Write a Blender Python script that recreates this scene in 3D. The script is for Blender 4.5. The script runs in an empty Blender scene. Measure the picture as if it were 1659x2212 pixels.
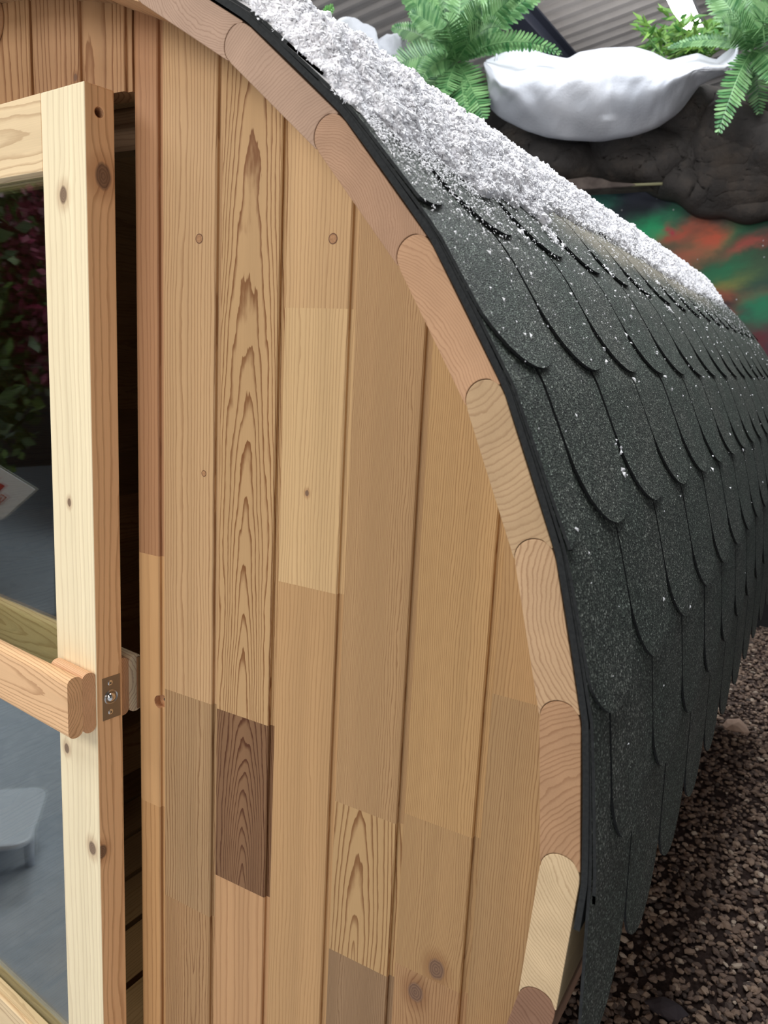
import bpy, bmesh, math, random
import numpy as np
from mathutils import Vector, Matrix, noise
random.seed(7); RNG = np.random.default_rng(7)
S = bpy.context.scene
COL = S.collection
PI = math.pi
CZ = 1.10            # height of the barrel's axis above the floor; heights below are measured from the axis

# ---------------------------------------------------------------- camera
FPX = 1711.66
YAW, PITCH, ROLL = -0.52253, -0.19243, 0.05127
CAM = np.array([1.21725, -0.71941, 0.51713])
def cam_axes():
    cy, sy, cp, sp = math.cos(YAW), math.sin(YAW), math.cos(PITCH), math.sin(PITCH)
    f = np.array([sy*cp, cy*cp, sp]); r = np.array([cy, -sy, 0.]); u = np.cross(r, f)
    c, s = math.cos(ROLL), math.sin(ROLL)
    return f, c*r+s*u, -s*r+c*u
CF, CR, CU = cam_axes()
def at(px, py, Y):
    """point of the plane y = Y seen at a pixel of the photograph (axis-relative height)"""
    d = CF + CR*(px-829.5)/FPX + CU*(1106-py)/FPX
    return CAM + d*(Y-CAM[1])/d[1]
cd = bpy.data.cameras.new('camera'); co = bpy.data.objects.new('camera', cd); COL.objects.link(co)
M = Matrix.Identity(4)
for i in range(3):
    M[i][0], M[i][1], M[i][2] = CR[i], CU[i], -CF[i]
M[0][3], M[1][3], M[2][3] = CAM[0], CAM[1], CAM[2]+CZ
co.matrix_world = M
cd.sensor_fit = 'VERTICAL'; cd.sensor_height = 36; cd.lens = 36*FPX/2212; cd.clip_start = .02
cd.dof.use_dof = True; cd.dof.focus_distance = 1.25; cd.dof.aperture_fstop = 9.0
S.camera = co

# ---------------------------------------------------------------- light and exposure
S.view_settings.view_transform = 'Standard'; S.view_settings.look = 'None'
S.view_settings.gamma = 1; S.view_settings.use_curve_mapping = False
S.view_settings.exposure = 0.0
w = bpy.data.worlds.new('world'); S.world = w; w.use_nodes = True
w.node_tree.nodes['Background'].inputs[0].default_value = (.75, .85, 1, 1)
w.node_tree.nodes['Background'].inputs[1].default_value = 0.05
def area(name, loc, aim, sx, sy, power, col):
    l = bpy.data.lights.new(name, 'AREA'); l.shape = 'RECTANGLE'; l.size = sx; l.size_y = sy
    l.energy = power; l.color = col
    o = bpy.data.objects.new(name, l); COL.objects.link(o)
    o.location = (loc[0], loc[1], loc[2]+CZ)
    o.rotation_euler = (Vector(aim)-Vector(loc)).to_track_quat('-Z', 'Y').to_euler()
    return o
def omni(loc, power, col, rad=.25):
    l = bpy.data.lights.new('ceiling_fill', 'POINT'); l.energy = power; l.color = col; l.shadow_soft_size = rad
    o = bpy.data.objects.new('ceiling_fill', l); COL.objects.link(o); o.location = (loc[0], loc[1], loc[2]+CZ)
area('ceiling_lamp_light', (-.9, -3.2, 2.4), (.4, 0, .1), 2.4, 1.2, 80, (1, .96, .91))
area('fill_light', (1.5, -4.8, .9), (.2, 0, -.1), 2.6, 1.6, 62, (1, .96, .92))  # unseen low fill, added in front to lift the inner handle and door edge
area('ceiling_lamp_light', (.7, .2, 3.4), (.7, .9, 0), 1.2, 2.0, 88, (.95, .98, 1))
area('ceiling_lamp_light', (0.2, 3.2, 4.1), (-.1, 3.4, 0), 1.2, 3.0, 150, (.92, .96, 1))
area('ceiling_lamp_light', (-2.6, -1.6, 3.4), (-2.6, -1.6, 0), 2.0, 1.2, 110, (.9, .96, 1))
omni((-.62, 7.2, 3.1), 60, (.97, .98, 1)); omni((-3.0, 4.0, 3.2), 45, (.97, .98, 1)); omni((1.6, 5.6, 3.6), 30, (.97, .98, 1))  # points added to brighten the ceiling, the first beside the lit fitting

# ---------------------------------------------------------------- helpers
def link(o, parent=None):
    COL.objects.link(o)
    if parent is not None:
        o.parent = parent
        o.matrix_parent_inverse = Matrix.Translation(-BASE[parent.name])
    return o
BASE = {}
def mesh_obj(name, verts, faces, mat, parent=None, smooth=False, mats=None, midx=None):
    me = bpy.data.meshes.new(name)
    v = np.array(verts, dtype=float).reshape(-1, 3).copy(); v[:, 2] += CZ
    me.from_pydata(v.tolist(), [], faces)
    for m in (mats or [mat]): me.materials.append(m)
    if midx is not None: me.polygons.foreach_set('material_index', midx)
    if smooth: me.polygons.foreach_set('use_smooth', [True]*len(me.polygons))
    me.update()
    o = bpy.data.objects.new(name, me)
    BASE[o.name] = Vector((0, 0, 0))
    return link(o, parent)
def empty(name, loc, parent=None):
    o = bpy.data.objects.new(name, None); o.empty_display_size = .1
    l = Vector((loc[0], loc[1], loc[2]+CZ)); BASE[o.name] = l
    o.location = l
    COL.objects.link(o)
    if parent is not None:
        o.parent = parent; o.matrix_parent_inverse = Matrix.Translation(-BASE[parent.name])
    return o
def tag(o, label=None, cat=None, group=None, kind=None):
    if label: o['label'] = label
    if cat: o['category'] = cat
    if group: o['group'] = group
    if kind: o['kind'] = kind
    return o
def bevel(o, width, seg=2, angle=35):
    m = o.modifiers.new('bevel', 'BEVEL'); m.width = width; m.segments = seg
    m.limit_method = 'ANGLE'; m.angle_limit = math.radians(angle); return o
BOXF = [(0, 3, 2, 1), (4, 5, 6, 7), (0, 1, 5, 4), (1, 2, 6, 5), (2, 3, 7, 6), (3, 0, 4, 7)]
def boxv(x0, x1, y0, y1, z0, z1):
    return [(x0, y0, z0), (x1, y0, z0), (x1, y1, z0), (x0, y1, z0), (x0, y0, z1), (x1, y0, z1), (x1, y1, z1), (x0, y1, z1)]
class Acc:
    def __init__(s): s.v = []; s.f = []
    def add(s, v, f):
        b = len(s.v); s.v += [tuple(p) for p in v]; s.f += [tuple(i+b for i in q) for q in f]
    def box(s, *a): s.add(boxv(*a), BOXF)
    def tube(s, p0, p1, r0, r1=None, n=10):
        r1 = r0 if r1 is None else r1
        p0, p1 = Vector(p0), Vector(p1); d = (p1-p0).normalized()
        a = d.orthogonal().normalized(); b = d.cross(a)
        v = [p0+(a*math.cos(t)+b*math.sin(t))*r0 for t in [2*PI*i/n for i in range(n)]]
        v += [p1+(a*math.cos(t)+b*math.sin(t))*r1 for t in [2*PI*i/n for i in range(n)]]
        f = [(i, (i+1) % n, n+(i+1) % n, n+i) for i in range(n)]+[tuple(reversed(range(n))), tuple(range(n, 2*n))]
        s.add(v, f)
    def obj(s, name, mat, parent=None, smooth=False): return mesh_obj(name, s.v, s.f, mat, parent, smooth)

# ---- tiny node language
class G:
    def __init__(s, name):
        s.m = bpy.data.materials.new(name); s.m.use_nodes = True; s.t = s.m.node_tree
        s.b = s.t.nodes['Principled BSDF']
    def n(s, typ, **k):
        nd = s.t.nodes.new(typ)
        for a, b in k.items(): setattr(nd, a, b)
        return nd
    def put(s, nd, i, v):
        if isinstance(v, N): s.t.links.new(v.s, nd.inputs[i])
        elif v is not None: nd.inputs[i].default_value = v
    def math(s, op, a, b=None, c=None, clamp=False):
        nd = s.n('ShaderNodeMath', operation=op); nd.use_clamp = clamp
        s.put(nd, 0, a); s.put(nd, 1, b); s.put(nd, 2, c); return N(s, nd.outputs[0])
    def attr(s, name):
        nd = s.n('ShaderNodeAttribute', attribute_name=name); return N(s, nd.outputs['Vector']), N(s, nd.outputs['Color'])
    def sep(s, v):
        nd = s.n('ShaderNodeSeparateXYZ'); s.put(nd, 0, v); return [N(s, o) for o in nd.outputs]
    def comb(s, x, y, z):
        nd = s.n('ShaderNodeCombineXYZ')
        for i, a in enumerate((x, y, z)): s.put(nd, i, a)
        return N(s, nd.outputs[0])
    def noise(s, vec, scale, detail=2, rough=.5, color=False):
        nd = s.n('ShaderNodeTexNoise'); s.put(nd, 'Vector', vec); nd.inputs['Scale'].default_value = scale
        nd.inputs['Detail'].default_value = detail; nd.inputs['Roughness'].default_value = rough
        return N(s, nd.outputs['Color' if color else 0])
    def mix(s, f, a, b, mode='MIX'):
        nd = s.n('ShaderNodeMix', data_type='RGBA', blend_type=mode); s.put(nd, 0, f)
        s.put(nd, 6, a); s.put(nd, 7, b); return N(s, nd.outputs[2])
    def ramp(s, f, stops):
        nd = s.n('ShaderNodeValToRGB'); s.put(nd, 0, f); el = nd.color_ramp.elements
        while len(el) < len(stops): el.new(.5)
        for e, (p, c) in zip(el, stops): e.position = p; e.color = (*c, 1)
        return N(s, nd.outputs[0])
    def step(s, x, a, b):
        nd = s.n('ShaderNodeMapRange', interpolation_type='SMOOTHSTEP'); s.put(nd, 0, x)
        nd.inputs[1].default_value = a; nd.inputs[2].default_value = b; return N(s, nd.outputs[0])
    def coords(s, which='Object'):
        nd = s.n('ShaderNodeTexCoord'); return N(s, nd.outputs[which])
    def scalev(s, v, x, y, z):
        nd = s.n('ShaderNodeMapping'); s.put(nd, 0, v); nd.inputs[3].default_value = (x, y, z); return N(s, nd.outputs[0])
    def bump(s, h, strength, dist):
        nd = s.n('ShaderNodeBump'); nd.inputs['Strength'].default_value = strength; nd.inputs['Distance'].default_value = dist
        s.put(nd, 'Height', h); s.t.links.new(nd.outputs[0], s.b.inputs['Normal'])
    def base(s, v): s.put(s.b, 'Base Color', v)
    def rough(s, v): s.put(s.b, 'Roughness', v)
class N:
    def __init__(s, g, so): s.g = g; s.s = so
    def __add__(a, b): return a.g.math('ADD', a, b)
    def __sub__(a, b): return a.g.math('SUBTRACT', a, b)
    def __mul__(a, b): return a.g.math('MULTIPLY', a, b)
    def __truediv__(a, b): return a.g.math('DIVIDE', a, b)
    def __pow__(a, b): return a.g.math('POWER', a, b)
def lin(r, g, b):
    return tuple(((c/255)/12.92 if c/255 <= .04045 else ((c/255+.055)/1.055)**2.4) for c in (r, g, b))
def flat(name, col, rough=.6, metal=0, spec=.5, **k):
    g = G(name); g.base((*col, 1)); g.rough(rough); g.b.inputs['Metallic'].default_value = metal
    g.b.inputs['Specular IOR Level'].default_value = spec
    for a, b in k.items(): g.b.inputs[a.replace('_', ' ')].default_value = b
    return g.m

# ---------------------------------------------------------------- wood: solid growth rings around a pith axis
def make_wood():
    g = G('cedar wood')
    wc, _ = g.attr('wc'); gp, _ = g.attr('gp'); gq, _ = g.attr('gq'); kn, _ = g.attr('kn'); _, tone = g.attr('tone')
    u, w_, v = g.sep(wc); ux, dy, tilt = g.sep(gp); fr, con, seed = g.sep(gq); ku, kv, kr = g.sep(kn)
    sv = g.comb(u+seed*3.1, w_+seed*1.7, v+seed*7.3)
    n1 = g.noise(g.scalev(sv, 11, 11, 2.4), 1, 3) - .5
    n2 = g.noise(g.scalev(sv, 70, 70, 16), 1, 3, .6) - .5
    du = u-ku; dv = v-kv
    e2 = du*du + dv*dv*.40
    bump = g.math('EXPONENT', (e2/(kr*kr*2.6+1e-9))*-1.0)
    a = u-ux; b = w_+dy+tilt*v
    d = g.math('SQRT', a*a + b*b)
    d = d + (g.noise(g.comb(d*22.0+seed*5, 0, 0), 1, 2)-.5)*.030
    d = d + n1*.022 + n2*.0042 + bump*kr*.9*g.math('MINIMUM', kr*1000, 1)
    ring = g.math('FRACT', d*fr)
    late = g.step(ring, .55, .94)*(g.math('SUBTRACT', 1., g.step(ring, .95, 1.0)))
    band = g.noise(g.comb(d*38.0+seed*9, 0, 0), 1, 3, .6)
    fib = g.noise(g.scalev(sv, 900, 900, 14), 1, 2)
    wide = g.noise(g.scalev(sv, 22, 22, .8), 1, 2)
    k = late*con*(band*1.3+.25)
    dark = g.mix(1, tone, (.40, .25, .155, 1), 'MULTIPLY')
    c = g.mix(g.math('MINIMUM', k, 1.), tone, dark)
    var = g.math('MULTIPLY', (fib-.5)*.16+(wide-.5)*.34+(band-.5)*.26+1.0, 1.0)
    c = g.mix(1, c, g.comb(var, (var-1)*1.06+1.0, (var-1)*1.14+1.0), 'MULTIPLY')
    # knots
    q = g.math('SQRT', du*du+dv*dv*.55)/(kr+1e-6)
    q = q + n2*.5
    inside = (g.math('SUBTRACT', 1., g.step(q, .72, 1.05)))*g.math('MINIMUM', kr*1000, 1)
    halo = (g.math('SUBTRACT', 1., g.step(q, .9, 2.3)))*g.math('MINIMUM', kr*1000, 1)
    kring = g.math('FRACT', q*4.0)
    kc = g.mix(kring, (.23, .135, .085, 1), (.10, .055, .04, 1))
    c = g.mix(halo*.5, c, g.mix(1, c, (.55, .40, .33, 1), 'MULTIPLY'))
    c = g.mix(inside*.85, c, kc)
    g.base(g.mix(1, c, (1.03, 1.04, 1.03, 1), 'MULTIPLY')); g.rough(.55); g.b.inputs['Specular IOR Level'].default_value = .25
    g.bump(fib*.5-late*.6, .18, .0006)
    return g.m
WOOD = make_wood()
class WB:
    """mesh builder whose corners carry the wood coordinates (across, depth, along) and a grain"""
    def __init__(s): s.v = []; s.f = []; s.c = []; s.g = []
    def face(s, pts, wcs, gr):
        b = len(s.v); s.v += [tuple(map(float, p)) for p in pts]; s.f.append(tuple(range(b, b+len(pts))))
        s.c.append([tuple(map(float, q)) for q in wcs]); s.g.append(gr)
    def box(s, o, U, W, V, u0, u1, w0, w1, v0, v1, gr, grs=None):
        """box in a frame o + u*U + w*W + v*V; grs: other grain for faces u0,u1,w0,w1,v0,v1"""
        o, U, W, V = map(np.array, (o, U, W, V)); grs = grs or {}
        def P(q): return o+U*q[0]+W*q[1]+V*q[2]
        F = {'w0': [(u0, w0, v0), (u1, w0, v0), (u1, w0, v1), (u0, w0, v1)], 'w1': [(u1, w1, v0), (u0, w1, v0), (u0, w1, v1), (u1, w1, v1)],
             'u0': [(u0, w1, v0), (u0, w0, v0), (u0, w0, v1), (u0, w1, v1)], 'u1': [(u1, w0, v0), (u1, w1, v0), (u1, w1, v1), (u1, w0, v1)],
             'v0': [(u0, w1, v0), (u1, w1, v0), (u1, w0, v0), (u0, w0, v0)], 'v1': [(u0, w0, v1), (u1, w0, v1), (u1, w1, v1), (u0, w1, v1)]}
        for k, q in F.items(): s.face([P(a) for a in q], q, grs.get(k, gr))
    def obj(s, name, parent, weld=True, bev=0, smooth=False, mat=None):
        o = mesh_obj(name, s.v, s.f, mat or WOOD, parent, smooth); me = o.data
        n = sum(len(f) for f in s.f)
        for nm, typ in (('wc', 'FLOAT_VECTOR'), ('gp', 'FLOAT_VECTOR'), ('gq', 'FLOAT_VECTOR'), ('kn', 'FLOAT_VECTOR'), ('tone', 'FLOAT_COLOR')):
            at_ = me.attributes.new(nm, typ, 'CORNER'); a = []
            for f, c, gr in zip(s.f, s.c, s.g):
                for q in c: a += (list(q) if nm == 'wc' else list(gr[nm]))
            at_.data.foreach_set('color' if nm == 'tone' else 'vector', a)
        if weld:
            bm = bmesh.new(); bm.from_mesh(me); bmesh.ops.remove_doubles(bm, verts=bm.verts, dist=1e-5); bm.to_mesh(me); bm.free()
        if bev: bevel(o, bev)
        return o
def grain(tone, ux=-.6, dy=.02, tilt=0., freq=320, con=.6, seed=None, kn=(9, 9, 0)):
    return dict(tone=(*lin(*tone), 1), gp=(ux, dy, tilt), gq=(freq, con, random.uniform(0, 5) if seed is None else seed), kn=kn)

# ================================================================= the setting
def noise_mat(name, c1, c2, scale, rough=.8, bumps=0, dist=.01, spec=.3):
    g = G(name); co_ = g.coords(); n = g.noise(co_, scale, 5, .6)
    g.base(g.ramp(n, [(.3, c1), (.7, c2)])); g.rough(rough); g.b.inputs['Specular IOR Level'].default_value = spec
    if bumps: g.bump(g.noise(co_, scale*4, 5, .7), bumps, dist)
    return g.m
FLOORM = noise_mat('grey carpet tiles', lin(176, 184, 194), lin(196, 202, 210), 30, .85)
fl = mesh_obj('floor', boxv(-9, 6, -7, 14, -1.16, -1.112), BOXF, FLOORM); tag(fl, kind='structure')
WALLM = noise_mat('dark wall paint', (.035, .035, .04), (.05, .05, .055), 2, .8)
WALLP = noise_mat('pale wall paint', (.40, .40, .40), (.46, .45, .44), 2, .8)
for nm, b in (('wall_back', (-9, 6, 13.0, 13.2, -1.2, 6)), ('wall_left', (-9.2, -9, -7, 14, -1.2, 6)), ('wall_right', (6, 6.2, -7, 14, -1.2, 6)), ('wall_front', (-9, 6, -7.2, -7, -1.2, 6))):
    tag(mesh_obj(nm, boxv(*b), BOXF, WALLP if nm in ('wall_front', 'wall_right') else WALLM), kind='structure')
# corrugated sloping roof lining, ribs run across, beams run in depth
def ceil_z(x): return 4.62+.20*x
def ceiling():
    A = Acc(); step = .22; y = -7.; prof = []
    while y < 13:
        prof += [(y, 0), (y+.15, 0), (y+.165, -.05), (y+.185, -.05), (y+.20, 0)]; y += step
    v = []; f = []
    for (yy, h) in prof:
        v += [(-9, yy, ceil_z(-9)+h), (6, yy, ceil_z(6)+h)]
    for i in range(len(prof)-1): f.append((2*i, 2*i+1, 2*i+3, 2*i+2))
    o = mesh_obj('ceiling', v, f, noise_mat('roof lining', lin(186, 180, 176), lin(200, 194, 190), 3, .6))
    m = o.modifiers.new('s', 'SOLIDIFY'); m.thickness = .02
    tag(o, kind='structure')
ceiling()
BEAM = flat('beam steel', lin(62, 66, 80), .6)
for i, x in enumerate((-6.6, -4.4, -2.2, 0.0, 2.2, 4.4)):
    z = ceil_z(x)-.075
    a = Acc(); a.box(x-.10, x+.10, -7, 13, z-.04, z-.02); a.box(x-.012, x+.012, -7, 13, z-.22, z-.03); a.box(x-.10, x+.10, -7, 13, z-.24, z-.22)
    tag(a.obj('trim_%d' % (i+1), BEAM), kind='structure')
# fluorescent fitting behind the ferns
def emis(name, col, st):
    g = G(name); g.b.inputs['Emission Color'].default_value = (*col, 1); g.b.inputs['Emission Strength'].default_value = st
    g.base((.8, .8, .8, 1)); return g.m
TUBE = emis('lit tube', (1, .98, .95), 26)
def fitting(x, y, z, L, label):
    t = empty('fluorescent_lamp', (x, y, z)); tag(t, label, 'lamp')
    a = Acc(); a.box(x-.10, x+.10, y-L/2, y+L/2, z, z+.05); a.obj('housing', flat('white enamel', (.8, .8, .8), .4), t)
    a = Acc(); a.tube((x-.05, y-L/2+.03, z-.025), (x-.05, y+L/2-.03, z-.025), .022); a.tube((x+.05, y-L/2+.03, z-.025), (x+.05, y+L/2-.03, z-.025), .022)
    a.obj('tube', TUBE, t, True)
    for s in (-1, 1):
        a = Acc(); a.box(x-.09, x+.09, y+s*L/2-.03, y+s*L/2+.03, z-.06, z+.0); a.obj('end_cap', flat('end cap', (.7, .4, .2), .5), t)
fitting(-.62, 7.25, 3.78, 2.1, 'lit white fluorescent lamp hanging under the ceiling above the ferns')

# mural: printed night sky with coloured clouds, behind the barrel
def mural_mat():
    g = G('printed night sky'); p = g.coords(); x, y, z = g.sep(p)
    wn = g.noise(g.scalev(p, 3.2, 1, 4.5), 1, 4, .6, True); wr, wg, wb = g.sep(wn)
    X = x+(wr-.5)*.35; Z = z-CZ+(wg-.5)*.22
    c = g.mix(g.noise(p, 1.3, 2), (*lin(36, 40, 58), 1), (*lin(62, 60, 78), 1))
    st = g.noise(g.scalev(g.comb(x*.8+z*.5, 0, z-x*.3), 3.5, 1, 14), 1, 5, .7)
    def blob(c, cx, cz, rx, rz, col, s, rot=0.35):
        dx = X-cx; dz = Z-cz; cr, sr = math.cos(rot), math.sin(rot)
        a = (dx*cr+dz*sr)/rx; b = (dz*cr-dx*sr)/rz
        e = g.math('EXPONENT', (a*a+b*b)*-1.0)
        return g.mix(g.math('MINIMUM', e*s*(st*1.3+.2), 1.), c, (*lin(*col), 1))
    for a in [(-.55, 1.62, .14, .08, (90, 190, 160), .9), (.15, 1.10, .75, .40, (26, 62, 52), 1.5), (-.16, 1.40, .22, .09, (20, 190, 120), 1.5), (.30, 1.37, .28, .08, (40, 140, 90), 1.0), (.06, 1.42, .16, .05, (205, 95, 70), 1.3),
              (.02, 1.46, .03, .03, (210, 60, 80), 1.2), (.28, 1.40, .09, .07, (225, 95, 65), 1.4), (.10, 1.24, .25, .10, (200, 110, 80), 1.2, .6),
              (.50, 1.32, .14, .04, (205, 80, 75), 1.2), (.60, 1.25, .22, .06, (70, 38, 40), 1.2), (.36, 1.16, .26, .10, (40, 120, 80), 1.3), (.36, 1.08, .20, .05, (140, 140, 70), 1.0),
              (.40, 1.02, .26, .05, (170, 95, 65), 1.2, .0), (.32, .94, .22, .05, (30, 22, 40), 1.5), (.42, .89, .07, .05, (190, 70, 65), 1.2), (.62, .93, .10, .12, (20, 130, 90), 1.2),
              (.60, .72, .16, .10, (100, 36, 44), 1.4), (-.15, 1.15, .3, .3, (60, 66, 60), .8), (-1.3, 1.2, .5, .3, (40, 110, 90), .9), (1.4, .9, .5, .4, (110, 60, 60), .9), (1.2, 1.3, .4, .2, (30, 110, 80), .9)]:
        c = blob(c, *a)
    vo = g.n('ShaderNodeTexVoronoi'); g.put(vo, 'Vector', p); vo.inputs['Scale'].default_value = 17
    star = g.math('SUBTRACT', 1., g.step(N(g, vo.outputs['Distance']), .05, .13))
    pick = g.step(g.noise(p, 9, 1), .54, .60)
    c = g.mix(star*pick*.7, c, (.7, .72, .75, 1))
    g.base(c); g.rough(.7); return g.m
mu = mesh_obj('mural', boxv(-3.2, 3.2, 5.0, 5.03, -1.11, 2.2), BOXF, mural_mat())
tag(mu, 'printed mural of a starry sky with green and red clouds behind the barrel roof', 'mural')

# rock ledge over the mural
def interp(x, pts):
    xs = [p[0] for p in pts]; ys = [p[1] for p in pts]; return float(np.interp(x, xs, ys))
def rock():
    low = [(-3.2, 1.75), (-.68, 1.80), (-.2, 1.76), (-.08, 1.72), (.0, 1.68), (.15, 1.60), (.3, 1.55), (.5, 1.53), (.9, 1.5), (1.5, 1.45), (3.2, 1.5)]
    nx, nz = 420, 110; v = []; f = []
    for i in range(nx+1):
        x = -3.2+6.4*i/nx; zl = interp(x, low)+.015*math.sin(x*23)
        for j in range(nz+1):
            t = j/nz; z = zl+(interp(x, [(-3.2, 2.7), (-1.6, 2.6), (-1.1, 2.34), (.1, 2.24), (.4, 2.2), (3.2, 2.3)])-zl)*t
            P = Vector((x*1.5+.3*noise.noise(Vector((x*2, z*2, 9))), z*1.9, .3))
            d = noise.voronoi(P)[0]; e = noise.voronoi(P*2.4+Vector((5, 1, 2)))[0]
            h = .40*min(1, (d[1]-d[0])*1.3)+.10*min(1, (e[1]-e[0])*1.3)+.22*(noise.noise(P*.7))+.05*noise.fractal(P*4, 1, 2, 4)
            # round the boulder underside and the top back
            rnd = math.sqrt(max(0, 1-(1-min(1, t*6))**2))
            y = 4.98-(.10+.62*h)*rnd + (.5*max(0, t-.9)*10)**2*.6
            v.append((x, y, z))
    for i in range(nx):
        for j in range(nz):
            a = i*(nz+1)+j; f.append((a, a+nz+1, a+nz+2, a+1))
    g = G('dark painted rock'); p = g.coords()
    n = g.noise(p, 2.2, 6, .65)
    g.base(g.ramp(n, [(.3, lin(52, 50, 50)), (.52, lin(74, 69, 66)), (.72, lin(104, 92, 82))])); g.rough(.85)
    g.bump(g.noise(p, 14, 6, .7), .6, .03)
    o = mesh_obj('rock_wall', v, f, g.m, None, True)
    m = o.modifiers.new('s', 'SOLIDIFY'); m.thickness = .06; m.offset = 1
    tag(o, 'dark grey artificial rock ledge overhanging the starry mural', 'rock')
rock()
bk = mesh_obj('plinth', boxv(-3.2, 3.4, 4.86, 5.0, -1.11, -.93), BOXF, flat('black skirting', (.015, .015, .017), .7)); tag(bk, 'black skirting plinth at the foot of the mural by the gravel', 'plinth')
a = Acc(); P0 = at(1205, 413, 4.72); P1 = at(1330, 401, 4.68); P2 = at(1431, 397, 4.66)
a.tube(P0+(P0-P1)*.9, P1, .012, .011); a.tube(P1, P2, .011, .009)
tag(a.obj('bamboo_cane', flat('dry cane', lin(150, 146, 110), .6), None, True), 'thin pale bamboo cane lying along the top edge of the mural', 'cane')
# a flat brown slab of stone above the cane
def slab():
    pts = [(1190, 400), (1215, 388), (1270, 381), (1300, 385), (1320, 392), (1362, 395), (1400, 399), (1330, 405), (1210, 412), (1180, 412)]
    A = Acc(); n = len(pts); fr = [at(x, y, 4.66) for x, y in pts]; bk_ = [p+np.array([0, .2, 0]) for p in fr]
    A.add(fr+bk_, [tuple(range(n))]+[tuple(reversed(range(n, 2*n)))]+[(i, n+i, n+(i+1) % n, (i+1) % n) for i in range(n)])
    o = A.obj('stone_slab', noise_mat('brown slab', lin(82, 72, 68), lin(125, 112, 104), 9, .85, .5)); bevel(o, .01)
    tag(o, 'flat brown stone slab under the rock ledge, above the bamboo cane', 'stone')
slab()

# ---------------------------------------------------------------- gravel
def gravel():
    n = 30000
    u = RNG.random((n, 2)); y = .2+4.7*u[:, 1]**.9; x = .3+2.0*u[:, 0]
    bm = bmesh.new(); bmesh.ops.create_icosphere(bm, subdivisions=1, radius=1)
    base = np.array([q.co[:] for q in bm.verts]); F = np.array([[a_.index for a_ in q.verts] for q in bm.faces]); bm.free(); m = len(base)
    s = .006+.009*RNG.random(n)**1.6
    B = base[None]*(1+.5*(RNG.random((n, m, 3))-.5))*s[:, None, None]*np.stack([.8+.6*RNG.random(n), .6+.4*RNG.random(n), .45+.3*RNG.random(n)], 1)[:, None, :]
    al_ = RNG.random(n)*2*PI; be = RNG.normal(size=n)*.4; bx, by, bz = B[..., 0], B[..., 1], B[..., 2]
    y1 = by*np.cos(be)[:, None]-bz*np.sin(be)[:, None]; z1 = by*np.sin(be)[:, None]+bz*np.cos(be)[:, None]
    V = np.stack([bx*np.cos(al_)[:, None]-y1*np.sin(al_)[:, None]+x[:, None], bx*np.sin(al_)[:, None]+y1*np.cos(al_)[:, None]+y[:, None], z1-1.098+.010*RNG.random(n)[:, None]], 2)
    Fs = (F[None]+m*np.arange(n)[:, None, None]).reshape(-1, 3)
    g = G('bark brown gravel'); ri = g.n('ShaderNodeNewGeometry')
    r = N(g, ri.outputs['Random Per Island'])
    g.base(g.ramp(r, [(0, lin(88, 76, 70)), (.4, lin(122, 102, 90)), (.75, lin(150, 126, 108)), (.94, lin(176, 152, 132)), (1, lin(210, 192, 172))])); g.rough(.8)
    o = mesh_obj('gravel', V.reshape(-1, 3), Fs.tolist(), g.m)
    tag(o, 'reddish brown gravel on the ground beside the barrel', 'gravel', kind='stuff')
    e = mesh_obj('gravel_bed', boxv(-1.6, 3.4, -.0, 4.9, -1.15, -1.103), BOXF, noise_mat('gravel bed', lin(74, 60, 56), lin(120, 98, 90), 60, .9, 1, .02))
    e.name = 'ground'; tag(e, kind='structure')
gravel()
def pebble(px, py, size, flatz, col, label, sd):
    d = CF+CR*(px-829.5)/FPX+CU*(1106-py)/FPX; c = CAM+d*(-1.085-CAM[2])/d[2]
    rs = random.Random(sd); bm = bmesh.new(); bmesh.ops.create_icosphere(bm, subdivisions=2, radius=1)
    v = []; 
    for q in bm.verts:
        k = 1+.25*noise.noise(q.co*1.3+Vector((sd, 0, 0)))
        p = q.co*k
        v.append((c[0]+p.x*size*(1-.35*max(0, p.z)), c[1]+p.y*size*.6, c[2]+p.z*flatz))
    f = [[w_.index for w_ in q.verts] for q in bm.faces]; bm.free()
    tag(mesh_obj('stone', v, f, flat('pebble', lin(*col), .8)), label, 'stone')
pebble(1590, 1572, .062, .045, (200, 170, 150), 'pale triangular stone lying on the brown gravel near the right edge', 3)
pebble(1440, 2178, .05, .02, (70, 62, 66), 'dark flat stone lying on the gravel at the bottom of the photo', 5)

# ================================================================= BARREL SAUNA
R = 1.05; T = .042; STEP = PI/20; TH0 = math.radians(35.05); YF = 0.; YB = 3.1
sauna = empty('barrel_sauna', (0, 1.5, -1.10))
tag(sauna, 'cedar barrel sauna with dark green shingle roof and a glazed door ajar', 'sauna')
def cyl(r, th): return (r*math.sin(th), r*math.cos(th))
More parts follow.
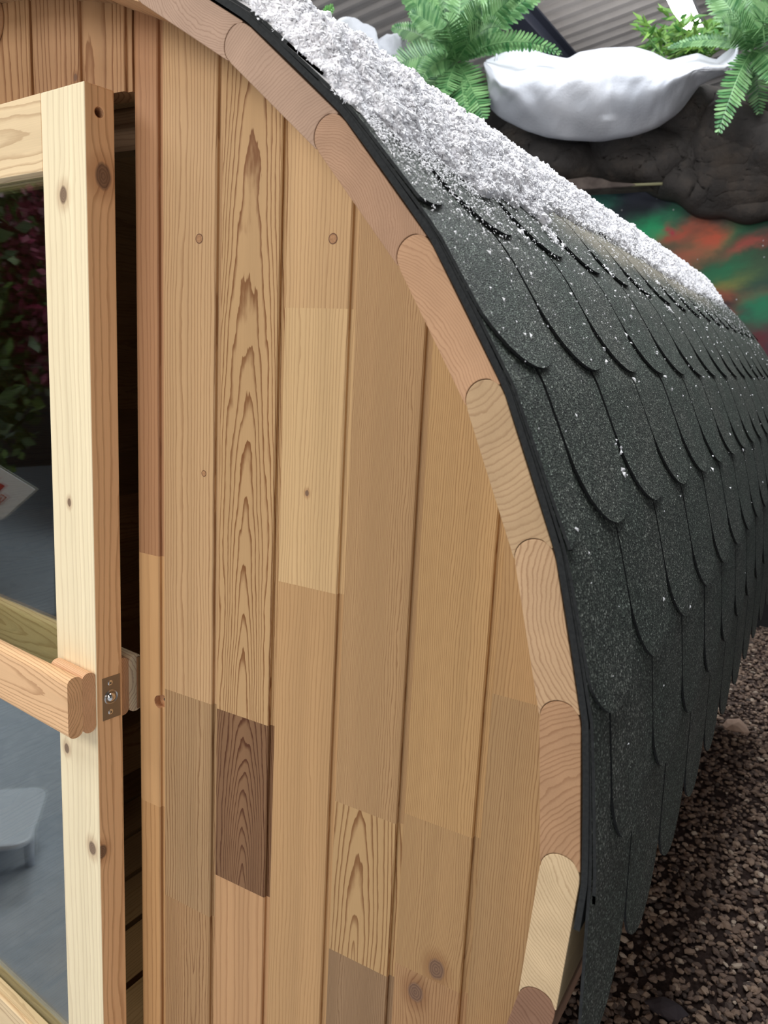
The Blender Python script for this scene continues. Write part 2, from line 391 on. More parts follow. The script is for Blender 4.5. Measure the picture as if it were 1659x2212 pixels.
# staves ------------------------------------------------------------
tones = {-1: (174, 142, 120), 0: (174, 142, 120), 1: (174, 136, 108), 2: (190, 148, 114), 3: (188, 156, 120), 4: (196, 160, 124), 5: (176, 136, 102), 6: (212, 184, 146), 7: (140, 104, 82), 8: (190, 150, 110)}
endg = {0: dict(ux=.13, dy=.04, freq=260, con=.30), -1: dict(ux=.02, dy=-.10, freq=330, con=.45), 1: dict(ux=-.02, dy=.09, freq=380, con=.38), 2: dict(ux=.03, dy=.16, freq=280, con=.35), 3: dict(ux=-.12, dy=.02, freq=150, con=.38),
        4: dict(ux=-.02, dy=-.14, freq=190, con=.55), 5: dict(ux=.10, dy=-.07, freq=170, con=.45), 6: dict(ux=-.22, dy=-.20, freq=280, con=.45), 7: dict(ux=.06, dy=.06, freq=200, con=.5)}
def stave(i):
    a0 = TH0+STEP*i; a1 = a0+STEP; m = (a0+a1)/2
    rx, rz = math.sin(m), math.cos(m); tx, tz = math.cos(m), -math.sin(m)       # radial and clockwise tangent
    Ro, Ri = R, R-T
    ho = Ro*math.sin(STEP/2); hi = Ri*math.sin(STEP/2); co_ = Ro*math.cos(STEP/2); ci = Ri*math.cos(STEP/2)
    P = []
    # nose (start side): half ellipse between inner and outer corner
    K = 14; bump = .0185
    i0 = np.array([-hi, ci]); o0 = np.array([-ho, co_]); i1 = np.array([hi, ci]); o1 = np.array([ho, co_])
    def arc(a, b, out, trim0=0, trim1=0, gap=0):
        c = (a+b)/2; ax = (b-a)/2; q = []
        for k in range(K+1):
            t = PI*(1-k/K); p = c+ax*math.cos(t)*.965+out*math.sin(t)*bump
            q.append(p)
        return q
    ax0 = (o0-i0)/np.linalg.norm(o0-i0); out0 = np.array([-ax0[1], ax0[0]]); out0 = out0 if out0[0] < 0 else -out0
    ax1 = (o1-i1)/np.linalg.norm(o1-i1); out1 = np.array([-ax1[1], ax1[0]]); out1 = out1 if out1[0] < 0 else -out1
    P.append(i0+np.array([.0025, 0])); P += arc(i0, o0, out0); P.append(o0+np.array([.0035, -.0004])); P.append(o0+np.array([.006, 0]))
    P.append(o1-np.array([.0072, 0])); P.append(o1-np.array([.0062, .0012]))
    cv = arc(i1, o1, out1*1.0)[::-1]
    cv = [p+np.array([-.0009, 0]) for p in cv if p[1] < co_-.0045]
    P += cv[:-1]; P.append(i1-np.array([.0018, -.0012])); P.append(i1-np.array([.004, 0]))
    j = {-1: -1}.get(i, i); tn = tones.get(i, None)
    if tn is None:
        rs = random.Random(i); b = rs.uniform(.85, 1.1); tn = (int(190*b), int(152*b), int(114*b))
    kw = endg.get(i, dict(ux=random.uniform(-.1, .1), dy=random.choice((-.1, .1)), freq=260, con=.4))
    gr = grain(tn, **kw)
    W = WB()
    def W3(p, y): return (p[0]*tx+p[1]*rx, y, p[0]*tz+p[1]*rz)
    def WC(p, y): return (p[0], p[1]-1.03, y)
    n = len(P); ys = (YF, YB)
    W.face([W3(p, YF) for p in P], [WC(p, YF) for p in P], gr)
    W.face([W3(p, YB) for p in reversed(P)], [WC(p, YB) for p in reversed(P)], gr)
    for k in range(n):
        p, q = P[k], P[(k+1) % n]
        W.face([W3(q, YF), W3(p, YF), W3(p, YB), W3(q, YB)], [WC(q, YF), WC(p, YF), WC(p, YB), WC(q, YB)], gr)
    o = W.obj('stave', sauna)
    bevel(o, .0011, 2, 60)
    o.data.update()
    return o
for i in range(-15, 25): stave(i)

# front wall boards ------------------------------------------------------------
YW = .100; BT = .038; RI = R-T
def zc(x): return math.sqrt(max(.0004, (RI+.012)**2-x*x))
def board(x0, x1, segs, ztop=None, zbot=None, round_left=False, groove=True, name='wall_board', right_round=False):
    """segs: list of (upper z, grain) from the top down"""
    W = WB(); gw = .0095; gd = .0055
    xs = [(x0, 0), (x1, 0)]
    prof = []
    if round_left:
        for k in range(7): t = PI/2*k/6; prof.append((x0+.016*(1-math.sin(t)), YW+.016*(1-math.cos(t))))
        prof = prof[::-1]
    else: prof += [(x0+.0003, YW+.0012), (x0+.0012, YW)]
    if groove: prof += [(x1-gw-.0015, YW), (x1-gw, YW+.0015), (x1-gw, YW+gd), (x1-.0003, YW+gd)]
    else: prof += [(x1-.0012, YW), (x1-.0003, YW+.0012)]
    if round_left: prof = sorted(prof, key=lambda p: p[0])
    front = prof; back = [(x1-.0003, YW+BT), (x0+.0003, YW+BT)]
    full = front+back; n = len(full)
    xm = (x0+x1)/2
    for si, (zu, gr) in enumerate(segs):
        zl = segs[si+1][0] if si+1 < len(segs) else None
        def top(x): return (zc(x) if ztop is None else ztop) if si == 0 else zu
        def bot(x): return (-zc(x) if zbot is None else zbot) if zl is None else zl
        for k in range(n):
            p, q = full[k], full[(k+1) % n]
            A = [(p[0], p[1], bot(p[0])), (q[0], q[1], bot(q[0])), (q[0], q[1], top(q[0])), (p[0], p[1], top(p[0]))]
            W.face(A, [(a[0]-xm, a[1]-YW, a[2]) for a in A], gr)
        if si == 0:
            A = [(p[0], p[1], top(p[0])) for p in full]; W.face(A, [(a[0]-xm, a[1]-YW, a[2]) for a in A], gr)
        if zl is None:
            A = [(p[0], p[1], bot(p[0])) for p in reversed(full)]; W.face(A, [(a[0]-xm, a[1]-YW, a[2]) for a in A], gr)
    return W.obj(name, sauna)
ST = dict(ux=-.7, dy=.02)                      # quarter sawn: fine parallel lines
def st(t, f=330, c=.5, **k): return grain(t, ux=k.pop('ux', -.7), dy=.02, freq=f, con=c, **k)
def ca(t, ux=0, dy=.010, tilt=.022, f=150, c=.8, **k): return grain(t, ux=ux, dy=dy, tilt=tilt, freq=f, con=c, **k)
b0 = board(.314, .375, [(9, st((176, 130, 94), 120, .35)), (.2113, st((205, 160, 112), 60, .15)), (-.197, st((196, 150, 102), 90, .4))], round_left=True)
board(.375, .4805, [(9, st((196, 158, 116), 150, .55)), (.006, grain((170, 136, 98), ux=-.16, dy=.03, tilt=.02, freq=190, con=.75)), (-.347, ca((172, 134, 94), ux=.01, dy=.02, tilt=.05, f=230, c=.75))])
board(.4805, .586, [(9, ca((190, 152, 108), ux=-.004, dy=.012, tilt=.045, f=230, c=1.0, seed=3.3)), (.006-.003, ca((130, 95, 66), ux=0., dy=.035, tilt=.11, f=250, c=1.2, seed=2.1)), (-.268, st((192, 148, 106), 90, .35))])
board(.586, .6915, [(9, st((196, 158, 114), 170, .4)), (.572, grain((206, 170, 124), ux=-.2, dy=.03, tilt=.03, freq=200, con=.4, kn=(-.009, .341, .0032))), (.216, st((186, 146, 102), 200, .3)), ])
board(.6915, .797, [(9, st((172, 136, 96), 420, .55)), (-.0713, ca((182, 146, 102), ux=-.012, dy=.03, tilt=.10, f=165, c=.95, seed=.7)), (-.298, st((146, 116, 86), 420, .5))])
board(.797, .9025, [(9, st((182, 144, 98), 330, .55)), (-.0515, st((172, 136, 94), 380, .5, kn=(.008, -.252, .012))), (-.270, st((168, 130, 92), 220, .6, kn=(-.02, -.30, .012)))])
board(.9025, 1.008, [(9, st((176, 138, 94), 300, .45)), (.140, st((168, 134, 94), 330, .55))], groove=False)
# over the door, and the left half
ZD = .855
for x0, x1, t in ((.223, .3137, (176, 136, 98)), (.115, .223, (172, 132, 96)), (.007, .115, (174, 134, 96)), (-.101, .007, (178, 138, 100)), (-.209, -.101, (170, 132, 98)), (-.3137, -.209, (176, 138, 100))):
    board(x0, x1, [(9, grain(t, ux=random.uniform(-.12, .02), dy=.02, tilt=.03, freq=120, con=.8, kn=(.036, .884, .0042) if x0 == .115 else (9, 9, 0)))], zbot=ZD)
x = -.314
k = 0
while x > -1.0:
    x0 = max(x-(.061 if k == 0 else .1055), -1.008)
    board(x0, x, [(9, st((184, 146, 104), 220, .5)), (random.uniform(-.3, .4), ca((178, 140, 98), dy=.02, f=170, c=.7))], groove=k > 0)
    x = x0; k += 1
board(-.314, .314, [(9, st((170, 132, 96), 200, .5))], ztop=-.862, groove=False, name='door_sill')
# back wall of the barrel, inner floor
W = WB()
nb = 18
for i in range(nb):
    xa, xb = -1.0+2*i/nb, -1.0+2*(i+1)/nb; za = lambda q: math.sqrt(max(0, RI**2-q*q))
    A = [(xa, 3.0, -za(xa)), (xb, 3.0, -za(xb)), (xb, 3.0, za(xb)), (xa, 3.0, za(xa))]
    W.face(A, [(p[0], 0, p[2]) for p in A], st((150, 110, 78), 200, .4))
W.obj('back_wall', sauna)
W = WB()
for i in range(9):
    xa = -.6+.135*i; gr = st((150, 115, 82), 200, .4)
    W.box((0, 0, 0), (1, 0, 0), (0, 0, 1), (0, 1, 0), xa, xa+.12, -.84, -.815, .16, 2.98, gr)
W.obj('inner_floor', sauna)
# plug dots, screw hole
def disc(c, r, nrm, mat, name, parent, h=.0006, n=20):
    A = Acc(); nrm = Vector(nrm).normalized(); A.tube(Vector(c), Vector(c)+nrm*h, r, r, n); return A.obj(name, mat, parent)
HOLE = noise_mat('drilled wood', lin(176, 126, 88), lin(220, 170, 126), 160, .8)
PLUG = noise_mat('end grain plug', lin(150, 108, 74), lin(186, 140, 98), 300, .6)
for (x, z, r) in ((.442, .659, .0065), (.656, .653, .0065), (.453, .346, .0045)):
    A = Acc(); A.tube((x, YW-.0004, z), (x, YW+.006, z), r*.8, r*.8, 20); A.obj('wood_plug', PLUG, sauna)
    A = Acc(); n = 24
    v = [(x+r*k_*math.cos(2*PI*i/n), YW-.0002, z+r*k_*math.sin(2*PI*i/n)) for k_ in (.8, 1) for i in range(n)]
    o = mesh_obj('plug_ring', v, [(i, n+i, n+(i+1) % n, (i+1) % n) for i in range(n)], flat('plug ring', lin(110, 72, 45), .7), sauna)
def cut(o, cx, r, z, y0, y1, axis='Y', wall=None):
    """drill a real hole into a board"""
    A = Acc(); A.tube((cx, y0, z), (cx, y1, z), r, r, 40); drill(o, A.obj('drill', WOOD))
def drill(o, c):
    c.data.materials.append(HOLE); c.data.polygons.foreach_set('material_index', [1]*len(c.data.polygons)); o.data.materials.append(HOLE)
    m = o.modifiers.new('hole', 'BOOLEAN'); m.object = c; m.operation = 'DIFFERENCE'; m.solver = 'EXACT'
    mods = [q for q in o.modifiers if q.type == 'BEVEL']
    for q in mods: o.modifiers.remove(q)
    bpy.context.view_layer.update()
    dg = bpy.context.evaluated_depsgraph_get(); me = bpy.data.meshes.new_from_object(o.evaluated_get(dg), preserve_all_data_layers=True, depsgraph=dg)
    o.modifiers.clear(); o.data = me; bpy.data.objects.remove(c)
cut(b0, .3650, .0105, -.019, YW-.02, YW+.011)
A = Acc(); A.tube((.3665, YW+.0095, -.018), (.3665, YW+.012, -.018), .0022, .0022, 12); A.obj('screw', flat('dark screw', (.02, .02, .02), .5), sauna)
# round wooden bung at the far left top
A = Acc(); A.tube((.006, YW-.012, .985), (.006, YW+.0, .985), .042, .046, 40); o = A.obj('round_plaque', noise_mat('plaque wood', lin(180, 140, 105), lin(196, 156, 118), 20, .6), sauna); bevel(o, .003)
# door frame behind the boards + strike plate
W = WB(); gr = st((120, 92, 66), 200, .4)
W.box((0, 0, 0), (1, 0, 0), (0, 1, 0), (0, 0, 1), .318, .36, YW+BT, YW+BT+.04, -.86, .86, gr)
W.box((0, 0, 0), (1, 0, 0), (0, 1, 0), (0, 0, 1), -.36, -.318, YW+BT, YW+BT+.04, -.86, .86, gr)
W.box((0, 0, 0), (0, 0, 1), (0, 1, 0), (1, 0, 0), .80, .86, YW+BT+.03, YW+BT+.06, -.36, .36, gr)
W.obj('door_frame', sauna)
STEEL = flat('brushed steel', (.55, .53, .50), .28, 1)
A = Acc(); A.box(.3115, .3135, YW+.004, YW+.034, -.045, .040); o = A.obj('strike_plate', STEEL, sauna)
# mirrored: cradles under the barrel
for y in (.5, 2.5):
    W = WB(); n = 16; gr = st((150, 120, 88), 200, .4)
    pts = [(-.75, -1.098), (.75, -1.098)]+[((R+.016)*math.sin(t), -(R+.016)*math.cos(t)) for t in [math.radians(40-80*i/n) for i in range(n+1)]]
    pts = [(x, min(max(z, -1.098), 0)) for x, z in pts]
    for yy, rev in ((y, False), (y+.06, True)):
        A = [(p[0], yy, p[1]) for p in (reversed(pts) if rev else pts)]; W.face(A, [(q[0], 0, q[2]) for q in A], gr)
    for k in range(len(pts)):
        p, q = pts[k], pts[(k+1) % len(pts)]
        A = [(p[0], y, p[1]), (p[0], y+.06, p[1]), (q[0], y+.06, q[1]), (q[0], y, q[1])]; W.face(A, [(a[0], a[1], a[2]) for a in A], gr)
    W.obj('cradle', sauna)

# door ------------------------------------------------------------
al = math.radians(6.57); DU = (math.cos(al), -math.sin(al), 0); DN = (math.sin(al), math.cos(al), 0); H = (-.290, .100, 0)
door = empty('door', (-.290, .100, -.84), sauna)
pale = (242, 224, 188); pink = (246, 200, 152)
def stile(u0, u1, right):
    W = WB(); T_ = .045
    zs = [-.84, -.38, -.17, -.02, .20, .36, .62, .848]
    frontk = {(-.38, -.17): (.085, -.262, .010), (-.17, -.02): (.02, -.115, .007), (.62, .848): (.050, .712, .010), (.20, .36): (.045, .285, .005), (.36, .62): (9, 9, 0)}
    edgek = {(.62, .848): (.026, .7365, .0135), (-.38, -.17): (.004, -.262, .010)}
    o, U, Wd, V = map(np.array, (H, DU, DN, (0, 0, 1)))
    P = lambda u, w_, v: o+U*u+Wd*w_+V*v
    for a, b in zip(zs[:-1], zs[1:]):
        kf = frontk.get((a, b), (9, 9, 0)) if right else (9, 9, 0); ke = edgek.get((a, b), (9, 9, 0)) if right else (9, 9, 0)
        gf = grain(pale, ux=-.045, dy=.06, tilt=.006, freq=100, con=.22, seed=.4, kn=kf)
        ge = grain(pink, ux=.10, dy=.05, tilt=.01, freq=110, con=.5, seed=1.4, kn=ke)
        for q, g_, swap in (([(u0, 0, a), (u1, 0, a), (u1, 0, b), (u0, 0, b)], gf, 0), ([(u1, 0, a), (u1, T_, a), (u1, T_, b), (u1, 0, b)], ge, 1),
                            ([(u1, T_, a), (u0, T_, a), (u0, T_, b), (u1, T_, b)], gf, 0), ([(u0, T_, a), (u0, 0, a), (u0, 0, b), (u0, T_, b)], ge, 1)):
            W.face([P(*c) for c in q], [((c[1], c[0]-u1, c[2]) if swap else (c[0]-u0, c[1], c[2])) for c in q], g_)
    for z, rev in ((.848, 0), (-.84, 1)):
        q = [(u0, 0, z), (u1, 0, z), (u1, T_, z), (u0, T_, z)]; q = q[::-1] if rev else q
        W.face([P(*c) for c in q], q, grain(pink, freq=120, con=.3))
    s = W.obj('stile', door)
    return s
s_r = stile(.496, .600, True); s_l = stile(0, .100, False)
# latch hole near the top of the free edge (drilled)
def dp(u, n, z): return np.array(H)+np.array(DU)*u+np.array(DN)*n+np.array([0, 0, z])
A = Acc(); A.tube(dp(.57, .0215, .815), dp(.62, .0215, .815), .0058, .0058, 28); c = A.obj('drill', WOOD); drill(s_r, c); bevel(s_r, .0022, 3, 60)
bevel(s_l, .002, 2, 60)
def rail(z0, z1, name, tone, par=door, n0=0.0, n1=.045, u0=.1, u1=.496, **k):
    W = WB(); gr = grain(tone, **k)
    W.box(H, (0, 0, 1), DN, DU, z0, z1, n0, n1, u0, u1, gr); o = W.obj(name, par); bevel(o, .0015, 2, 60); return o
rail(.747, .848, 'rail', (232, 205, 165), ux=.80, dy=.012, tilt=.03, freq=120, con=.45)
rail(-.84, -.725, 'rail', (232, 205, 165), ux=-.77, dy=.012, tilt=.03, freq=120, con=.45)
BEAD = (214, 184, 140)
rail(.737, .7468, 'glazing_bead', (170, 150, 118), n0=.028, n1=.043, freq=200, con=.3)
rail(-.7248, -.712, 'glazing_bead', (226, 196, 150), n0=.006, n1=.020, freq=200, con=.3)
rail(-.7248, -.712, 'glazing_bead', (226, 196, 150), n0=.028, n1=.043, freq=200, con=.3)
def glass_mat():
    g = G('tinted glass'); t = g.t; out = t.nodes['Material Output']
    tr = g.n('ShaderNodeBsdfTransparent'); tr.inputs[0].default_value = (.86, .88, .80, 1)
    gl = g.n('ShaderNodeBsdfGlossy'); gl.inputs['Roughness'].default_value = .015; gl.inputs['Color'].default_value = (.9, .95, 1, 1)
    lw = g.n('ShaderNodeLayerWeight'); lw.inputs[0].default_value = .5
    F = (N(g, lw.outputs['Facing'])**5.0)*.85+.15
    mx = g.n('ShaderNodeMixShader'); g.put(mx, 0, F); t.links.new(tr.outputs[0], mx.inputs[1]); t.links.new(gl.outputs[0], mx.inputs[2])
    t.links.new(mx.outputs[0], out.inputs[0]); return g.m
A = Acc(); A.add([dp(u, n, z) for u, n, z in boxv(.094, .502, .0205, .0265, -.728, .752)] if False else [dp(a[0], a[1], a[2]) for a in boxv(.0998, .4962, .0208, .0262, -.7245, .7465)], BOXF)
A.obj('glass', glass_mat(), door)
# handles: a short rounded block and a long rounded plank, the same inside
def plank(u0, u1, n0, n1, z0, z1, name, gr, par):
    W = WB(); zr = .010; nr = (n1-n0)/2*.9; prof = []
    for cz, cn, a0 in ((z1-zr, n0+nr, PI/2), (z0+zr, n0+nr, PI), (z0+zr, n1-nr, 1.5*PI), (z1-zr, n1-nr, 0)):
        for k in range(6):
            t = a0+PI/2*k/5; prof.append((cn+nr*math.cos(t), cz+zr*math.sin(t)))
    n = len(prof)
    def w3(p, u): return dp(u, p[0], p[1])
    def wc(p, u): return (p[1], p[0]-n0, u)
    W.face([w3(p, u1) for p in reversed(prof)], [wc(p, u1) for p in reversed(prof)], gr); W.face([w3(p, u0) for p in prof], [wc(p, u0) for p in prof], gr)
    for k in range(n):
        p, q = prof[k], prof[(k+1) % n]
        W.face([w3(p, u0), w3(q, u0), w3(q, u1), w3(p, u1)][::-1], [wc(p, u0), wc(q, u0), wc(q, u1), wc(p, u1)][::-1], gr)
    return W.obj(name, par)
for s in (0, 1):
    f = (lambda n: n) if s == 0 else (lambda n: .045-n)
    for (u0, u1, na, nb_, nm) in ((.515, .5985, -.0222, -.0002, 'handle_block'), (.0, .5985, -.046, -.0224, 'handle_bar'), (.0, .085, -.0222, -.0002, 'handle_block')):
        n0, n1 = sorted((f(na), f(nb_)))
        gr = grain(((228, 184, 140) if s == 0 else (252, 226, 190)) if nm == 'handle_bar' else (224, 178, 138), ux=.0 if nm == 'handle_bar' else -.02, dy=.012 if nm == 'handle_bar' else .06, tilt=.05, freq=190 if nm == 'handle_bar' else 330, con=.55)
        u1_ = u1 if s == 0 else (u1-.014 if u1 > .3 else u1)
        plank(u0, u1_, n0, n1, -.056, .039, nm, gr, door)
# ball catch in the free edge
lp = empty('ball_catch', tuple(dp(.6, .02, -.01)), None); bpy.data.objects.remove(lp)
A = Acc(); n0, n1, z0, z1 = .010, .0405, -.0445, .0235
v = [dp(.5995+q[0], q[1], q[2]) for q in boxv(0, .0012, n0, n1, z0, z1)]; A.add(v, BOXF)
PL = flat('satin nickel plate', (.36, .32, .28), .38, 1)
A.obj('catch_plate', PL, door)
A = Acc()
def ring(c_n, c_z, r0, r1, h0, h1, n=36):
    v = []
    for r, h in ((r0, h0), (r1, h1)):
        v += [dp(.6+h, c_n+r*math.cos(2*PI*i/n), c_z+r*math.sin(2*PI*i/n)) for i in range(n)]
    A.add(v, [(i, (i+1) % n, n+(i+1) % n, n+i) for i in range(n)])
ring(.0245, -.0095, .0118, .0108, .0008, .0018); ring(.0245, -.0095, .0108, .0092, .0018, .0010)
A.obj('catch_collar', flat('collar', (.5, .46, .42), .25, 1), door, True)
def ball(c_n, c_z, r, off, mat, name, sq=1):
    bm = bmesh.new(); bmesh.ops.create_uvsphere(bm, u_segments=28, v_segments=16, radius=r)
    v = [dp(.6+off+p.co.x*sq, c_n+p.co.y, c_z+p.co.z) for p in bm.verts]; f = [[q.index for q in p.verts] for p in bm.faces]; bm.free()
    return mesh_obj(name, v, f, mat, door, True)
CH = flat('polished ball', (.75, .72, .68), .12, 1)
ball(.0245, -.0095, .0082, -.001, CH, 'catch_ball')
for z in (.0135, -.0335):
    ball(.0235, z, .0046, .0002, CH, 'screw_head', .35)
    A = Acc(); A.tube(dp(.6012, .0235, z), dp(.6022, .0235, z), .0013, .0013, 4); A.obj('screw_socket', flat('socket', (.03, .03, .03), .6), door)

# roof felt under the shingles ------------------------------------------------------------
def rpoly(th, k=.75):
    """outer outline of the staves: flats between the joints, slightly softened"""
    d = (th-TH0) % STEP - STEP/2
    return R*(1-k+k*math.cos(STEP/2)/math.cos(d))
FELT = noise_mat('black roofing felt', (.012, .013, .014), (.03, .032, .032), 250, .8, .6, .002)
def felt():
    A = Acc(); n = 260; y0, y1 = -.004, YB+.004; v = []; f = []
    for i in range(n+1):
        th = math.radians(-92+184*i/n); r0 = rpoly(th)+.0022; r1 = r0+.0064
        for r, y in ((r0, y0), (r1, y0), (r1, y1), (r0, y1)):
            x, z = cyl(r, th); v.append((x, y, z))
    for i in range(n):
        for k in range(4): f.append((4*i+k, 4*i+(k+1) % 4, 4*i+4+(k+1) % 4, 4*i+4+k))
    f += [(0, 1, 2, 3), (4*n+3, 4*n+2, 4*n+1, 4*n)]
    mesh_obj('roof_felt', v, f, FELT, sauna)
felt()
# shingles ------------------------------------------------------------
def shingle_mat():
    g = G('green mineral shingle'); p = g.coords()
    n = g.noise(p, 620, 2, .7); m = g.noise(p, 7, 3)
    sp = g.step(g.noise(p, 900, 1), .60, .72)
    vo = g.n('ShaderNodeTexVoronoi'); g.put(vo, 'Vector', p); vo.inputs['Scale'].default_value = 520
    vr, vg, vb = g.sep(N(g, vo.outputs['Color']))
    c = g.ramp(vr, [(0, lin(24, 27, 25)), (.35, lin(44, 50, 44)), (.7, lin(70, 77, 69)), (.93, lin(122, 126, 116)), (1, lin(190, 192, 182))])
    c = g.mix(g.step(m, .3, .7), c, g.mix(1, c, (.72, .84, .80, 1), 'MULTIPLY'))
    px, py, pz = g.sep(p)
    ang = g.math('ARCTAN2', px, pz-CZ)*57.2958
    glare = (g.step(ang, 40, 43.5))*(g.math('SUBTRACT', 1., g.step(ang+(g.noise(p, 9, 2)-.5)*5, 44.5, 48.5)))*g.step(py, .45, .85)*(g.math('SUBTRACT', 1., g.step(py, 1.7, 2.6)))
    c = g.mix(glare*.62, c, (*lin(166, 156, 136), 1))  # beige glare high on the roof, painted into the shingle colour
    g.base(c); g.rough(.62); g.b.inputs['Specular IOR Level'].default_value = .5
    g.bump(N(g, vo.outputs['Distance'])*.7+n*.6, .9, .0022)
    return g.m
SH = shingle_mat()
PT = .1969
SK = math.radians(88.5)
def sh_point(s, lift, y):
    """s: arc length down the roof from the top (metres along r=1.062); beyond the equator the roof hangs straight"""
    r = 1.0575; th = s/1.062
    if th <= SK:
        rr = rpoly(th, .75)+.0092+lift; x, z = cyl(rr, th)
    else:
        rr = rpoly(SK, .75)+.0092+lift; x, z = cyl(rr, SK); z -= (s-SK*1.062); x += .003*((s-SK*1.062)/.2)
    return (x, y, z)
def tab(ytip, s_tip, expo=.187, half=PT/2-.0036, acc=None, sgn=1, jit=0):
    L = min(2*expo-.01, 1.2*expo+.14); tl = .100; rows = []
    ts = [tl*(1-math.cos(PI/2*k/11)) for k in range(12)]+list(np.linspace(tl, L, 13)[1:])
    nu = 7; yc = ytip+jit
    Y0, Y1 = -.003, YB+.005
    v = []; f = []
    for t in ts:
        if t < tl:
            q = 1-t/tl; hw = half*(max(0, 1-q**2.0))**(1/2.0)
        else: hw = half
        ya, yb = max(yc-hw, Y0), min(yc+hw, Y1)
        if ya > yb: ya = yb = min(max(yc, Y0), Y1)
        lift = .0074*(1-t/L)**1.0+.0002+.0016*math.exp(-t/.03)
        for k in range(nu):
            y = ya+(yb-ya)*k/(nu-1)
            for h in (0, -.0032):
                p = sh_point(s_tip-t, lift+h, y); v.append((p[0]*sgn, p[1], p[2]))
    R_ = 2*nu
    for i in range(len(ts)-1):
        for k in range(nu-1):
            a = i*R_+2*k
            q1 = (a, a+2, a+R_+2, a+R_); q2 = (a+1, a+R_+1, a+R_+3, a+3)
            f += [q1, q2] if sgn < 0 else [q1[::-1], q2[::-1]]
        for a in (i*R_, i*R_+2*(nu-1)):
            f.append((a, a+1, a+R_+1, a+R_))
    a = (len(ts)-1)*R_
    for k in range(nu-1): f.append((a+2*k, a+2*k+2, a+2*k+3, a+2*k+1)); f.append((2*k, 2*k+1, 2*k+3, 2*k+2))
    if acc is not None: acc.add(v, f); return None
    ns = (len(ts)-1)*(2*(nu-1)+2); mi = []
    for i in range(len(ts)-1): mi += [0, 0]*(nu-1)+[1, 1]
    mi += [1, 1]*(nu-1)
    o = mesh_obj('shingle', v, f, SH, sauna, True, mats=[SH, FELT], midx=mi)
    o.data.set_sharp_from_angle(angle=math.radians(40)) if hasattr(o.data, 'set_sharp_from_angle') else None
    return o
ex = [  # arc length of the tips down the roof, offset of the tips along it
    (1.062*math.radians(51.10), .0153), (1.062*math.radians(61.17), .0852), (1.062*math.radians(70.97), .1805-PT), (1.062*math.radians(80.75), .0775),
    (1.062*SK+.0300, .1524-PT), (1.062*SK+.2290, .0755)]
rows_ = []
s = ex[0][0]
for k, off in enumerate((.105, .010, .11, .01, .11)): rows_.append((1.062*math.radians(41.6-10*k), off))
rows_ = rows_[::-1]+ex
extra = Acc(); cand = []
for ri, (s_, off) in enumerate(rows_):
    j = -1
    while off+PT*j-PT/2 < YB:
        yt = off+PT*j
        if yt+PT/2 > 0.0: cand.append((yt, s_, ri))
        j += 1
vis = sorted([c for c in cand if c[2] >= 4], key=lambda c: c[0])[:100]
vs = set(vis)
for c in cand:
    jt = random.uniform(-.002, .002)
    if c in vs: tab(c[0], c[1], jit=jt, expo=.187 if c[2] < 10 else .20)
    else: tab(c[0], c[1], jit=jt, acc=extra, expo=.187 if c[2] < 10 else .20)
for s_, off in rows_+[(-.02, .1), (.02, .0)]:          # the far side of the roof
    j = 0
    while off+PT*j < YB+.1:
        tab(off+PT*j, s_, acc=extra, sgn=-1); j += 1
o = extra.obj('shingle', SH, sauna, True); o['kind'] = 'stuff'

